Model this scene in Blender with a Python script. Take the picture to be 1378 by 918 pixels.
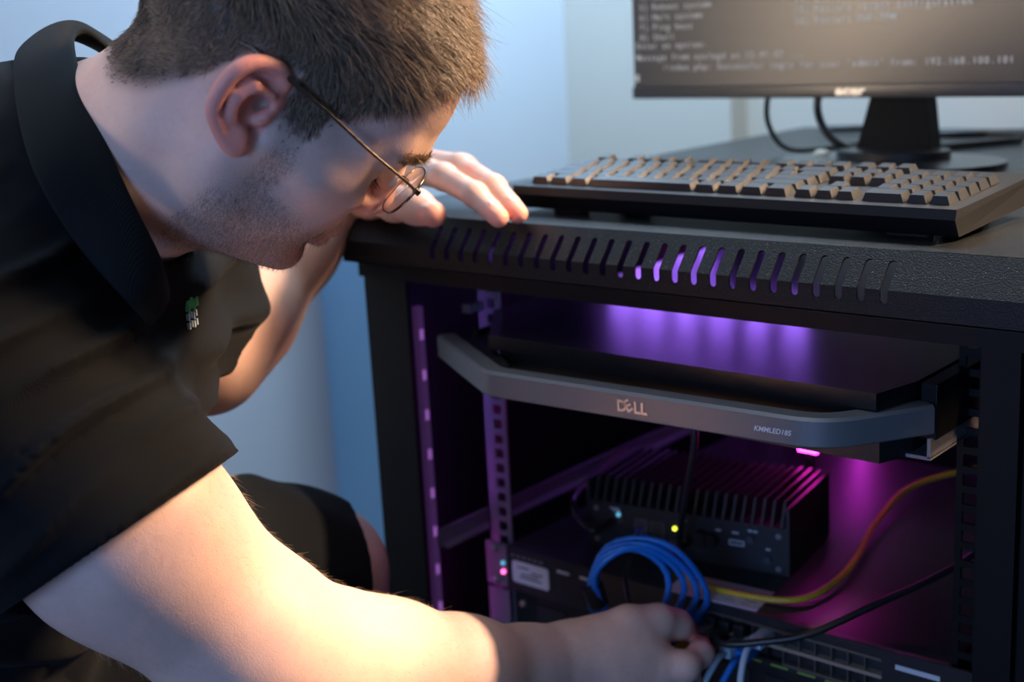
import bpy, bmesh, math, random
import numpy as np
from mathutils import Vector, Matrix
random.seed(7); rng = np.random.RandomState(7)
for o in list(bpy.data.objects): bpy.data.objects.remove(o)
SC = bpy.context.scene; COL = SC.collection; PI = math.pi

# ------------------------------------------------------------------ camera, world, lights, exposure
CR = np.array([[0.76077382, 0.64695154, -0.05173878], [0.11098257, -0.20822353, -0.97176429], [-0.63945763, 0.73355073, -0.23021135]])
CAM = (.913, -.82, .857)
cd = bpy.data.cameras.new('camera'); cam = bpy.data.objects.new('camera', cd); COL.objects.link(cam)
rt, dn, fw = CR
mw = Matrix.Identity(4)
for i in range(3): mw[i][0] = rt[i]; mw[i][1] = -dn[i]; mw[i][2] = -fw[i]; mw[i][3] = CAM[i]
cam.matrix_world = mw
cd.sensor_width = 36; cd.lens = 1805 / 1378 * 36; cd.clip_start = .02
cd.dof.use_dof = True; cd.dof.focus_distance = .88; cd.dof.aperture_fstop = 5.0
SC.camera = cam
SC.view_settings.view_transform = 'Standard'; SC.view_settings.look = 'None'
SC.view_settings.gamma = 1; SC.view_settings.exposure = 0; SC.view_settings.use_curve_mapping = False
w = bpy.data.worlds.new('world'); SC.world = w; w.use_nodes = True
w.node_tree.nodes['Background'].inputs[0].default_value = (.33, .55, .95, 1)
w.node_tree.nodes['Background'].inputs[1].default_value = .10

def light(name, typ, loc, aim, energy, color, size=.5, sizey=None, **k):
    l = bpy.data.lights.new(name, typ); o = bpy.data.objects.new(name, l); COL.objects.link(o)
    o.location = loc; o.rotation_euler = (Vector(aim) - Vector(loc)).to_track_quat('-Z', 'Y').to_euler()
    l.energy = energy; l.color = color
    if typ == 'AREA':
        l.size = size
        if sizey: l.shape = 'RECTANGLE'; l.size_y = sizey
    elif typ == 'SPOT':
        l.shadow_soft_size = size; l.spot_size = k.get('cone', .3); l.spot_blend = k.get('blend', .3)
    elif typ == 'POINT': l.shadow_soft_size = size
    return o
SD = Vector((.54, .41, .69)).normalized()
T0 = Vector((.283, -.115, .435))
light('warm_spot', 'SPOT', T0 + SD * 2.6, T0, 700, (1, .73, .50), .035, cone=.25, blend=1)
light('warm_window', 'AREA', (1.35, .95, 1.75), (.30, -.08, .78), 3.6, (1, .68, .42), .35).data.spread = .50
light('window_blue', 'AREA', (.85, -2.3, .80), (.25, -.1, .60), 23, (.25, .46, 1), 1.0)
light('softbox_warm', 'AREA', (-.62, -1.15, .95), (.22, .47, .87), 1.5, (1, .78, .56), .5).data.spread = .55
light('top_fill', 'AREA', (.1, -.5, 2.3), (.1, -.1, .7), 10, (.80, .90, 1), 1.2)  # soft fill lamp added overhead
light('wall_wash', 'AREA', (-.15, .75, 1.75), (-.6, .80, .55), 24, (.46, .71, 1), .4)
light('wall_wash_far', 'AREA', (.7, .6, 1.9), (.35, 1.15, .8), 4, (1, .86, .66), .5)

# ------------------------------------------------------------------ helpers
def mat(name, col, rough=.5, metal=0, bump=None, spec=.5, sheen=0, sss=0, emit=None, noise=None, coat=0, alpha=None):
    m = bpy.data.materials.new(name); m.use_nodes = True; nt = m.node_tree; b = nt.nodes['Principled BSDF']
    b.inputs['Base Color'].default_value = (*col, 1); b.inputs['Roughness'].default_value = rough
    b.inputs['Metallic'].default_value = metal; b.inputs['Specular IOR Level'].default_value = spec
    b.inputs['Sheen Weight'].default_value = sheen; b.inputs['Coat Weight'].default_value = coat
    if sss:
        b.inputs['Subsurface Weight'].default_value = sss; b.inputs['Subsurface Radius'].default_value = (1, .35, .2)
        b.inputs['Subsurface Scale'].default_value = .006
    if emit: b.inputs['Emission Color'].default_value = (*emit[0], 1); b.inputs['Emission Strength'].default_value = emit[1]
    tc = nt.nodes.new('ShaderNodeTexCoord')
    if noise:   # (scale, amount) slight colour variation of the surface itself
        n = nt.nodes.new('ShaderNodeTexNoise'); n.inputs['Scale'].default_value = noise[0]; n.inputs['Detail'].default_value = 4
        nt.links.new(tc.outputs['Object'], n.inputs['Vector'])
        mx = nt.nodes.new('ShaderNodeMix'); mx.data_type = 'RGBA'
        mx.inputs[6].default_value = (*[c * (1 - noise[1]) for c in col], 1); mx.inputs[7].default_value = (*[min(1, c * (1 + noise[1])) for c in col], 1)
        nt.links.new(n.outputs['Fac'], mx.inputs[0]); nt.links.new(mx.outputs[2], b.inputs['Base Color'])
    if bump:    # (scale, strength, distance)
        n = nt.nodes.new('ShaderNodeTexNoise'); n.inputs['Scale'].default_value = bump[0]; n.inputs['Detail'].default_value = 3
        nt.links.new(tc.outputs['Object'], n.inputs['Vector'])
        bp = nt.nodes.new('ShaderNodeBump'); bp.inputs['Strength'].default_value = bump[1]; bp.inputs['Distance'].default_value = bump[2]
        nt.links.new(n.outputs['Fac'], bp.inputs['Height']); nt.links.new(bp.outputs['Normal'], b.inputs['Normal'])
    return m

class MB:
    """collects shapes into one mesh"""
    def __init__(s): s.v = []; s.f = []
    def add(s, vs, fs, M=None):
        n = len(s.v); s.v += [tuple(M @ Vector(v)) if M else tuple(v) for v in vs]; s.f += [tuple(i + n for i in f) for f in fs]; return s
    def box(s, x0, x1, y0, y1, z0, z1, M=None, bev=0):
        if bev:
            bm = bmesh.new(); bmesh.ops.create_cube(bm, size=1)
            for v in bm.verts: v.co = Vector(((x0 + x1) / 2 + v.co.x * (x1 - x0), (y0 + y1) / 2 + v.co.y * (y1 - y0), (z0 + z1) / 2 + v.co.z * (z1 - z0)))
            bmesh.ops.bevel(bm, geom=bm.edges[:], offset=bev, segments=2, affect='EDGES', profile=.6)
            s.bm(bm, M); return s
        return s.add([(x0, y0, z0), (x1, y0, z0), (x1, y1, z0), (x0, y1, z0), (x0, y0, z1), (x1, y0, z1), (x1, y1, z1), (x0, y1, z1)],
                     [(0, 3, 2, 1), (4, 5, 6, 7), (0, 1, 5, 4), (1, 2, 6, 5), (2, 3, 7, 6), (3, 0, 4, 7)], M)
    def bm(s, bm, M=None):
        bm.verts.index_update(); s.add([v.co.copy() for v in bm.verts], [[v.index for v in f.verts] for f in bm.faces], M); bm.free(); return s
    def prism(s, prof, a, b, fn):
        """closed 2-D profile extruded from a to b; fn(u, v, t) gives the point"""
        n = len(prof); vs = [fn(u, v, a) for u, v in prof] + [fn(u, v, b) for u, v in prof]
        return s.add(vs, [tuple(range(n)), tuple(range(2 * n - 1, n - 1, -1))] + [(i, i + n, (i + 1) % n + n, (i + 1) % n) for i in range(n)])
    def cyl(s, a, b, r0, r1=None, n=14, cap=True):
        r1 = r0 if r1 is None else r1; a = Vector(a); b = Vector(b); d = (b - a).normalized()
        u = d.orthogonal().normalized(); v = d.cross(u); vs = []
        for c, r in ((a, r0), (b, r1)): vs += [c + (u * math.cos(2 * PI * i / n) + v * math.sin(2 * PI * i / n)) * r for i in range(n)]
        fs = [(i, (i + 1) % n, (i + 1) % n + n, i + n) for i in range(n)]
        if cap: fs += [tuple(range(n - 1, -1, -1)), tuple(range(n, 2 * n))]
        return s.add(vs, fs)
    def sphere(s, c, r, sc=(1, 1, 1), n=12, M=None):
        bm = bmesh.new(); bmesh.ops.create_uvsphere(bm, u_segments=n, v_segments=max(6, n // 2 + 2), radius=r)
        for v in bm.verts: v.co = Vector((c[0] + v.co.x * sc[0], c[1] + v.co.y * sc[1], c[2] + v.co.z * sc[2]))
        return s.bm(bm, M)
    def tube(s, pts, r, n=8, rad=None, cap=True):
        pts = [Vector(p) for p in pts]; N = len(pts); vs = []; u = None
        for i, p in enumerate(pts):
            d = (pts[min(i + 1, N - 1)] - pts[max(i - 1, 0)]).normalized()
            if u is None: u = d.orthogonal().normalized()
            u = (u - d * u.dot(d)).normalized(); v = d.cross(u); rr = rad[i] if rad else r
            vs += [p + (u * math.cos(2 * PI * k / n) + v * math.sin(2 * PI * k / n)) * rr for k in range(n)]
        fs = [(i * n + k, i * n + (k + 1) % n, (i + 1) * n + (k + 1) % n, (i + 1) * n + k) for i in range(N - 1) for k in range(n)]
        if cap: fs += [tuple(range(n - 1, -1, -1)), tuple(range((N - 1) * n, N * n))]
        return s.add(vs, fs)
    def build(s, name, m, parent=None, smooth=False, angle=None):
        me = bpy.data.meshes.new(name); me.from_pydata(s.v, [], s.f); me.validate(); me.update()
        return link(name, me, m, parent, smooth, angle)

def link(name, me, m, parent=None, smooth=False, angle=None):
    o = bpy.data.objects.new(name, me); COL.objects.link(o)
    if m: me.materials.append(m)
    if smooth:
        me.polygons.foreach_set('use_smooth', [True] * len(me.polygons))
        if angle: me.set_sharp_from_angle(angle=angle)
    if parent: o.parent = parent; o.matrix_parent_inverse = Matrix.Translation(-parent.location)
    return o
def spline(P, n=8):
    P = [Vector(p) for p in P]; Q = [P[0] * 2 - P[1]] + P + [P[-1] * 2 - P[-2]]; out = []
    for i in range(1, len(Q) - 2):
        a, b, c, d = Q[i - 1:i + 3]
        for k in range(n):
            t = k / n; out.append(.5 * ((2 * b) + (c - a) * t + (2 * a - 5 * b + 4 * c - d) * t * t + (3 * b - a - 3 * c + d) * t ** 3))
    return out + [P[-1]]
def tag(o, label=None, cat=None, group=None, kind=None):
    if label: o['label'] = label
    if cat: o['category'] = cat
    if group: o['group'] = group
    if kind: o['kind'] = kind
    return o
def thing(name, label, cat, loc, group=None):
    o = bpy.data.objects.new(name, None); COL.objects.link(o); o.location = loc; o.empty_display_size = .03
    return tag(o, label, cat, group)
def text_mesh(txt, size, extrude=.0002, spacing=1.0, bold=0, shear=0):
    c = bpy.data.curves.new('t', 'FONT'); c.body = txt; c.size = size; c.extrude = extrude; c.offset = bold; c.space_character = spacing; c.shear = shear
    c.resolution_u = 3
    o = bpy.data.objects.new('t', c); COL.objects.link(o)
    bpy.context.view_layer.update()
    me = bpy.data.meshes.new_from_object(o); bpy.data.objects.remove(o)
    return [v.co.copy() for v in me.vertices], [tuple(p.vertices) for p in me.polygons]
def circ(c, r, a0, a1, n):
    return [(c[0] + r * math.cos(a0 + (a1 - a0) * i / n), c[1] + r * math.sin(a0 + (a1 - a0) * i / n)) for i in range(n + 1)]

# ------------------------------------------------------------------ materials
M = {}
M['powder'] = mat('black_powder_coat', (.006, .0065, .007), .34, bump=(850, .8, .0007), spec=.25)
nt_ = M['powder'].node_tree; vn = nt_.nodes.new('ShaderNodeTexNoise'); vn.inputs['Scale'].default_value = 1300; vn.inputs['Detail'].default_value = 1
tc_ = nt_.nodes.new('ShaderNodeTexCoord'); nt_.links.new(tc_.outputs['Object'], vn.inputs['Vector']); mr_ = nt_.nodes.new('ShaderNodeMapRange'); mr_.inputs[1].default_value = .72; mr_.inputs[2].default_value = .76
nt_.links.new(vn.outputs['Fac'], mr_.inputs[0]); mx_ = nt_.nodes.new('ShaderNodeMix'); mx_.data_type = 'RGBA'; mx_.inputs[6].default_value = (.006, .0065, .007, 1); mx_.inputs[7].default_value = (.30, .27, .22, 1)
nt_.links.new(mr_.outputs[0], mx_.inputs[0]); nt_.links.new(mx_.outputs[2], nt_.nodes['Principled BSDF'].inputs['Base Color'])
M['rack'] = mat('black_steel', (.006, .006, .0065), .45, bump=(900, .25, .0003), spec=.18)
M['rail'] = mat('grey_steel', (.28, .27, .30), .38, .6, bump=(500, .2, .0003))
M['bezel'] = mat('silver_plastic', (.13, .135, .14), .42, .25, bump=(2500, .2, .0002))
M['gloss'] = mat('gloss_black', (.006, .006, .007), .30, spec=.6)
M['blk'] = mat('black_plastic', (.010, .010, .011), .45)
M['keyp'] = mat('key_plastic', (.016, .016, .015), .34, bump=(1800, .2, .0002), spec=.6)
M['kbody'] = mat('keyboard_body', (.008, .008, .008), .5, spec=.3)
M['stand'] = mat('stand_plastic', (.005, .006, .007), .6, spec=.12)
M['sw'] = mat('switch_paint', (.020, .021, .024), .36, bump=(1400, .12, .0002), spec=.55)
M['mini'] = mat('anodised_dark', (.030, .032, .035), .45, .3, bump=(1500, .2, .0002))
M['shield'] = mat('tin_shield', (.22, .19, .16), .4, .7)
M['tan'] = mat('tan_strip', (.34, .26, .19), .5)
M['white'] = mat('white_paper', (.75, .76, .78), .6, noise=(60, .05))
M['ink'] = mat('ink', (.05, .05, .06), .7)
M['blue'] = mat('blue_cable', (.010, .16, .55), .38)
M['yellow'] = mat('yellow_cable', (.62, .38, .03), .4)
M['dark'] = mat('black_cable', (.010, .011, .012), .35)
M['greywht'] = mat('white_cable', (.42, .52, .60), .4)
M['screen'] = mat('screen', (.020, .019, .018), .38, spec=.8)
M['text'] = mat('text_glow', (.1, .1, .1), .6, emit=((.80, .80, .84), .42))
M['brandtxt'] = mat('bright_metal', (.45, .45, .44), .35, .8)
M['darkmetal'] = mat('dark_chrome', (.12, .10, .09), .22, .9)
M['label'] = mat('printed_grey', (.62, .63, .64), .5)
M['wall'] = mat('wall_paint', (.62, .66, .70), .85, bump=(220, .06, .0005), noise=(3, .03))
M['wallb'] = mat('wall_paint_back', (.62, .57, .49), .85, bump=(220, .06, .0005), noise=(3, .03))
M['floor'] = mat('carpet', (.06, .06, .07), .95, bump=(400, .8, .003), noise=(80, .3))
M['ceil'] = mat('ceiling_paint', (.6, .6, .6), .9)
M['yled'] = mat('yellow_led', (.5, .5, .1), .4, emit=((.75, .85, .05), 3))
M['cled'] = mat('cyan_led', (.1, .4, .5), .4, emit=((.15, .6, .9), .8))
M['pled'] = mat('pink_led', (.5, .1, .3), .4, emit=((1, .12, .45), 4))
M['grn'] = mat('green_print', (.25, .36, .06), .6)

# ------------------------------------------------------------------ the room
def struct(name, mb, m): return tag(mb.build(name, m), kind='structure')
struct('floor', MB().box(-.65, 3.2, -2.6, 1.25, -.05, 0), M['floor'])
struct('wall_left', MB().box(-.70, -.60, -2.6, 1.15, 0, 2.6), M['wall'])
struct('wall_back', MB().box(-.70, 3.2, 1.15, 1.25, 0, 2.6), M['wallb'])
struct('trim_1', MB().box(-.60, -.26, 1.10, 1.15, 0, 2.6), M['wallb'])
struct('light_band_column', MB().box(-.60, -.50, .486, .58, 0, 2.6), mat('blue_light_tint', (.30, .56, .80), .8))  # column added for the wall's band of blue light, blue put in its colour
struct('ceiling', MB().box(-.70, 3.2, -2.6, 1.25, 2.6, 2.7), M['ceil'])
struct('baseboard_left', MB().box(-.60, -.588, -2.6, 1.10, 0, .09), M['wallb'])

# ------------------------------------------------------------------ rack cabinet with slotted desk top
rack = thing('rack_cabinet', 'low black steel rack cabinet with slotted desk top and open front', 'rack', (.32, .4, 0))
DT = .696
mb = MB().box(-.002, .645, .020, .87, DT - .004, DT)
# apron: sloped band + vertical band, unfolded coordinate v (0 at the bend, >0 up the slope)
SL = math.hypot(.020, DT - .672); sy, sz = .020 / SL, (DT - .672) / SL
def fold(x, v, off=0):
    return (x, sy * v + off * sz, .672 + sz * v - off * sy) if v > 0 else (x, off, .672 + v)
vB = -.019; slots = [.1125 + i * .01660 for i in range(26)]; hw = .0029; vt, vb = .0200, -.0065
def plate_cell(mb, x0, x1, xc):
    n = 6; L = []; O = []
    right = [(xc + hw, -.0), (xc + hw, vt)]; outr = [(x1, 0), (x1, vt)]
    top = [(xc + hw * math.cos(a), vt + hw * math.sin(a)) for a in [PI * k / n for k in range(1, n)]]
    otop = [(x1 + (x0 - x1) * (k - 1) / (n - 2), SL) for k in range(1, n)]
    left = [(xc - hw, vt), (xc - hw, 0), (xc - hw, vb)]; outl = [(x0, vt), (x0, 0), (x0, vb)]
    bot = [(xc + hw * math.cos(a), vb + hw * math.sin(a)) for a in [PI + PI * k / n for k in range(1, n)]]
    obot = [(x0 + (x1 - x0) * (k - 1) / (n - 2), vB) for k in range(1, n)]
    L = right + top + left + bot + [(xc + hw, vb)]; O = outr + otop + outl + obot + [(x1, vb)]
    m_ = len(L)
    for off, flip in ((0, False), (.0016, True)):
        vs = [fold(*p, off) for p in L] + [fold(*p, off) for p in O]
        fs = [(i, (i + 1) % m_, (i + 1) % m_ + m_, i + m_) for i in range(m_)]
        mb.add(vs, [f[::-1] for f in fs] if flip else fs)
    vs = [fold(*p, 0) for p in L] + [fold(*p, .0016) for p in L]
    mb.add(vs, [(i, (i + 1) % m_, (i + 1) % m_ + m_, i + m_) for i in range(m_)])
edges = [s - .0083 for s in slots] + [slots[-1] + .0083]
for i, s in enumerate(slots): plate_cell(mb, edges[i], edges[i + 1], s)
for x0, x1 in ((-.002, edges[0]), (edges[-1], .645)):
    prof = [(0, .672), (sy * SL, DT), (.022, DT), (.0018, .671), (.0018, .672 + vB), (0, .672 + vB)]
    mb.prism(prof, x0, x1, lambda u, v, t: (t, u, v))
mb.box(-.002, .645, 0, .014, .6525, .6540)                      # returned lower lip
mb.prism([(.018, .655), (.87, .655), (.87, DT - .002), (.024, DT - .002), (.0, .672)], -.002, .0, lambda u, v, t: (t, u, v))
desk = mb.build('desk_top', M['powder'], rack)
MB().box(.0, .643, .016, .034, .636, .6535).build('front_beam', M['rack'], rack)
for x0, x1, y0, y1 in ((.0, .05, .80, .84), (.59, .64, .80, .84)):
    MB().box(x0, x1, y0, y1, .03, .65, bev=.0015).build('post', M['rack'], rack)
MB().box(.0, .054, .022, .0255, .03, .65).box(.0, .003, .0255, .055, .03, .65).build('post', M['rack'], rack)
MB().box(.586, .612, .022, .0255, .03, .65).box(.609, .612, .0255, .055, .03, .65).build('post', M['rack'], rack)
MB().box(.6135, .6425, .026, .05, .03, .65, bev=.001).build('post_cover', M['rack'], rack)
for z in (.62, .567, .40):
    MB().cyl((.6225, .0262, z), (.6225, .0225, z), .0038, n=12).cyl((.6225, .0226, z), (.6225, .0216, z), .0020, .001, n=6).build('screw', M['darkmetal'], rack, True, .6)
MB().box(.0, .003, .05, .80, .06, .655).build('side_panel', M['rack'], rack)
MB().box(.637, .640, .05, .80, .06, .655).build('side_panel', M['rack'], rack)
MB().box(.0, .64, .838, .841, .06, .655).build('rear_panel', M['sw'], rack)
MB().box(.003, .637, .03, .83, .05, .056).build('bottom_panel', M['rack'], rack)
def rail(x0, x1, y, holes_x, wall):
    mb = MB(); hx0, hx1 = holes_x; z = .075
    mb.box(x0, hx0, y, y + .0025, .07, .65); mb.box(hx1, x1, y, y + .0025, .07, .65)
    k = 0
    while z < .64:
        mb.box(hx0, hx1, y, y + .0025, z, z + .0055); z += .0148
    mb.box(wall, wall + .0025, y, y + .03, .07, .65)
    return mb.build('mounting_rail', M['rail'], rack)
rail(.072, .101, .096, (.0855, .0960), .072); rail(.541, .570, .096, (.546, .5565), .5675).data.materials[0] = M['rack']
rail(.072, .101, .62, (.0855, .0960), .072); rail(.541, .570, .62, (.546, .5565), .5675)
MB().box(.045, .0475, .05, .62, .366, .383).box(.0475, .058, .05, .62, .366, .3685).build('side_brace', M['rail'], rack)
MB().box(.045, .0475, .05, .62, .160, .177).build('side_brace', M['rail'], rack)
# LED strip fixed along the inner side of the left post, LEDs as its own pieces
def ledmat(name, c, s): return mat(name, (.2, .2, .2), .4, emit=(c, s))
MB().box(.0220, .0285, .0600, .068, .24, .60).build('light_strip', mat('strip_diffuser', (.3, .25, .35), .4, emit=((.36, .12, .62), .07)), rack)
spm = mat('strip_spot', (.3, .25, .35), .4, emit=((.50, .18, .75), .50))
for i in range(8): MB().box(.0280, .0290, .0620, .0660, .568 - i * .0400, .578 - i * .0400).build('light_spot', spm, rack)
lede = [ledmat('led_violet', (.34, .14, 1), 60), ledmat('led_mauve', (.52, .10, .95), 60), ledmat('led_magenta', (.85, .05, .80), 70), ledmat('led_rear', (.80, .04, .85), 22), ledmat('led_top', (.34, .14, 1), 90), ledmat('led_pink', (.95, .03, .70), 60), ledmat('added_glow_led', (1, .02, .62), 28)]
meled = {}
def led(c, sx, sy_, sz_, k, name='led'):
    o = MB().box(c[0] - sx, c[0] + sx, c[1] - sy_, c[1] + sy_, c[2] - sz_, c[2] + sz_).build(name, lede[k], rack); return o
for i in range(11):
    z = .585 - i * .032
    led((.0243, .0688, z), .0014, .0006, .006, 0 if z > .45 else (1 if z > .36 else 2))
MB().box(0.3120, 0.3200, 0.2910, 0.2940, .366, 0.4520).build('added_led_bracket', M['rack'], rack)
led((0.3160, 0.2890, 0.4460), .010, .0010, .005, 6, 'added_glow_led')  # LED and bracket added for the magenta glow behind the fins
MB().box(.05, .30, .330, .340, .6490, .6520).build('light_strip', M['rail'], rack)
MB().box(.022, .032, .38, .62, .6490, .6520).build('light_strip', M['rail'], rack)
MB().box(.25, .40, .290, .300, .5385, .5425).build('light_strip', M['rail'], rack)
MB().box(.125, .135, .792, .797, .38, .62).build('light_strip', M['rail'], rack)
for i in range(6): led((.066 + i * .042, .335, .6480), .012, .003, .0010, 4)
for i in range(4): led((.027, .42 + i * .05, .6480), .003, .012, .0010, 4)
for i in range(3): led((.318 + i * .020, .295, .5375), .006, .003, .0012, 5)
for i in range(5): led((.13, .791, .40 + i * .045), .004, .0012, .014, 3)

# ------------------------------------------------------------------ console drawer
kv = thing('console_drawer', 'pulled out rack console drawer with silver angled front handle bar', 'rack console', (.32, .2, .55))
A_, B_, C_, D_ = Vector((.086, .026)), Vector((.210, -.050)), Vector((.505, -.038)), Vector((.550, .034))
def rounded(a, b, c, r, n=6):
    p0 = b + (a - b).normalized() * r; p1 = b + (c - b).normalized() * r
    return [(p0 * (1 - t) ** 2 + b * 2 * t * (1 - t) + p1 * t * t) for t in [k / n for k in range(n + 1)]]
path = [A_] + rounded(A_, B_, C_, .012) + rounded(B_, C_, D_, .028) + [D_]
def offs(path, d):
    out = []
    for i, p in enumerate(path):
        t = (path[min(i + 1, len(path) - 1)] - path[max(i - 1, 0)]).normalized(); out.append(p + Vector((-t.y, t.x)) * d)
    return out
zt, zb = .587, .566
secs = [(0.0012, zb), (0, zb + .0012), (0, zt - .0022), (.0022, zt), (.0160, zt), (.0172, zt - .001), (.0172, zb), ]
mb = MB(); rows = [offs(path, d) for d, z in secs]; n = len(path); k = len(secs)
vs = [(rows[j][i].x, rows[j][i].y, secs[j][1]) for i in range(n) for j in range(k)]
fs = [(i * k + j, (i + 1) * k + j, (i + 1) * k + (j + 1) % k, i * k + (j + 1) % k) for i in range(n - 1) for j in range(k)]
fs += [tuple(range(k)), tuple(range((n - 1) * k, n * k))[::-1]]
bez = mb.add(vs, fs).build('handle_bar', M['bezel'], kv, True, .5); tag(bez, 'silver grey angled handle bar')
LP = [(.168, .004), (.524, -.002), (.534, .04), (.534, .46), (.104, .46), (.104, .085)]
MB().prism(LP, .5885, .6005, lambda u, v, t: (u, v, t)).build('lid', M['gloss'], kv)
MB().prism([(.170, .016), (.520, .012), (.532, .04), (.532, .46), (.106, .46), (.106, .095)], .546, .586, lambda u, v, t: (u, v, t)).build('tray', M['blk'], kv)
MB().prism([(.172, .004), (.524, .0), (.505, -.018), (.215, -.028)], .570, .576, lambda u, v, t: (u, v, t)).build('front_lip', M['blk'], kv)
MB().box(.0985, .1055, .060, .40, .562, .586, bev=.001).build('side_arm', M['rack'], kv)
MB().prism([(.108, .040), (.112, .030), (.205, -.030), (.205, -.012), (.150, .030), (.104, .080)], .568, .582, lambda u, v, t: (u, v, t)).build('corner_bracket', M['blk'], kv)
MB().box(.537, .549, .040, .40, .560, .600, bev=.001).build('side_arm', M['rack'], kv)
MB().box(.545, .5475, .034, .30, .548, .562).box(.500, .5475, .034, .30, .5465, .549).build('slide_bracket', M['rail'], kv)
MB().box(.078, .088, .070, .09, .598, .606).build('latch', M['rail'], kv)
dirB = (C_ - B_).normalized(); ang = math.atan2(dirB.y, dirB.x)
def on_bar(x, z, mtx_size, txt, m, name, lab=None, sp=1, bold=0, ex=.0003, sh=0):
    v, f = text_mesh(txt, mtx_size, ex, sp, bold, sh)
    t = (x - B_.x) / (C_.x - B_.x); y = B_.y + t * (C_.y - B_.y)
    Mx = Matrix.Translation((x, y - .0002, z)) @ Matrix.Rotation(ang, 4, 'Z') @ Matrix.Rotation(PI / 2, 4, 'X')
    o = MB().add(v, f, Mx).build(name, m, kv); return o
on_bar(.338, .5722, .0120, 'D', M['brandtxt'], 'lettering', bold=.0004, ex=.0006)
v, f = text_mesh('E', .0125, .0006, 1, .0004)
Mx = Matrix.Translation((.3473, B_.y + (.3473 - B_.x) / (C_.x - B_.x) * (C_.y - B_.y) - .0002, .5717)) @ Matrix.Rotation(ang, 4, 'Z') @ Matrix.Rotation(PI / 2, 4, 'X') @ Matrix.Rotation(math.radians(32), 4, 'Z')
MB().add(v, f, Mx).build('lettering', M['brandtxt'], kv)
on_bar(.3528, .5722, .0120, 'LL', M['brandtxt'], 'lettering', bold=.0004, ex=.0006)
tag(on_bar(.4515, .5735, .0052, 'KMMLED185', M['label'], 'model_lettering', bold=.00008, ex=.0001, sh=.2), 'small pale printed lettering')

# ------------------------------------------------------------------ network switch
sw = thing('network_switch', 'wide flat dark network switch with two rows of ports lying in the rack', 'network switch', (.32, .3, .322))
zt, zb = .366, .322
MB().box(.100, .542, .094, .52, zb, zt, bev=.001).build('chassis', M['sw'], sw, True, .5)
px0, px1 = .3135, .4885; mb = MB()
mb.box(.100, px0, .088, .094, zb, zt).box(px1, .542, .088, .094, zb, zt).box(px0, px1, .088, .094, zb, .3265).box(px0, px1, .088, .094, .3575, zt)
mb.box(.100, .542, .0872, .0881, .3635, .3655)
mb.build('face_panel', M['sw'], sw)
tag(MB().box(px0, px1, .0865, .094, .3404, .3432).build('port_divider', M['tan'], sw), 'tan strip between the rows of ports')
prt = None
for r, (a, b) in enumerate(((.3265, .3404), (.3432, .3575))):
    for c in range(12):
        x = px0 + .0004 + c * .01455
        mb = MB().box(x, x + .0008, .0870, .094, a, b)
        ta, tb = (a, a + .0022) if r == 0 else (b - .0022, b)
        mb.box(x + .0040, x + .0105, .0868, .0925, ta, tb)
        mb.box(x + .0008, x + .0040, .0868, .094, ta, ta + .0022).box(x + .0105, x + .0146, .0868, .094, ta, ta + .0022)
        mb.build('port', M['shield'] if c > 5 or r else M['blk'], sw)
MB().box(.0735, .100, .0875, .0905, zb, zt).build('rack_ear', M['rail'], sw)
MB().box(.542, .5685, .0875, .0905, zb, zt).build('rack_ear', M['sw'], sw)
for z in (.3605, .3275): MB().sphere((.085, .086, z), .0042, (1, .6, 1)).build('screw', M['rail'], sw, True)
pts = circ((.1100, .3340), .003, PI, 1.5 * PI, 4) + circ((.1490, .3340), .003, 1.5 * PI, 2 * PI, 4) + circ((.1490, .3500), .003, 0, PI / 2, 4) + circ((.1100, .3500), .003, PI / 2, PI, 4)
lab = MB().prism(pts, .0880, .0872, lambda u, v, t: (u, t, v)).build('front_sticker', M['white'], sw)
mb = MB()
for i, (a, b) in enumerate(((.114, .128), (.131, .145), (.118, .140), (.116, .143))): mb.box(a, b, .0868, .0872, .347 - i * .0034, .3482 - i * .0034)
mb.build('printed_lines', M['ink'], lab)
for i in range(6): MB().box(.106 + i * .007, .110 + i * .007, .0874, .0880, .3565, .3590).build('vent_mark', M['rail'], sw)
for x in (.163, .190): MB().box(x, x + .014, .0868, .0880, .3530, .3555).build('badge_mark', M['label'], sw)
for x, z, m in ((.0955, .338, 'pled'), (.0955, .347, 'cled')): MB().sphere((x, .0868, z), .0022).build('status_light', M[m], sw, True)
mb = MB(); v, f = text_mesh('GS1900-24  CLASS 1', .0042, .0001, 1.2)
for i in range(7): mb.box(.315 + i * .025, .331 + i * .025, .0868, .0879, .3236, .3252)
tag(mb.build('port_markings', M['grn'], sw), 'green printed markings under the ports')
MB().box(.500, .536, .0870, .0880, .352, .356).build('badge_mark', M['label'], sw)
# paper sticker lying on the top
st = MB().add([(.282, .126, .3662), (.368, .133, .3662), (.374, .092, .3662), (.287, .085, .3662), (.282, .126, .3668), (.368, .133, .3668), (.374, .092, .3668), (.287, .085, .3668)],
              [(0, 1, 2, 3), (7, 6, 5, 4), (0, 4, 5, 1), (1, 5, 6, 2), (2, 6, 7, 3), (3, 7, 4, 0)]).build('top_sticker', M['white'], sw)
mb = MB()
for q in range(4):
    for l in range(4): mb.box(.298 + q * .019, .298 + q * .019 + (.012, .009, .013, .008)[(l + q) % 4], .098 + l * .006, .0992 + l * .006, .3668, .3671)
mb.build('printed_lines', mat('pale_ink', (.25, .27, .32), .7), st)
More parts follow.
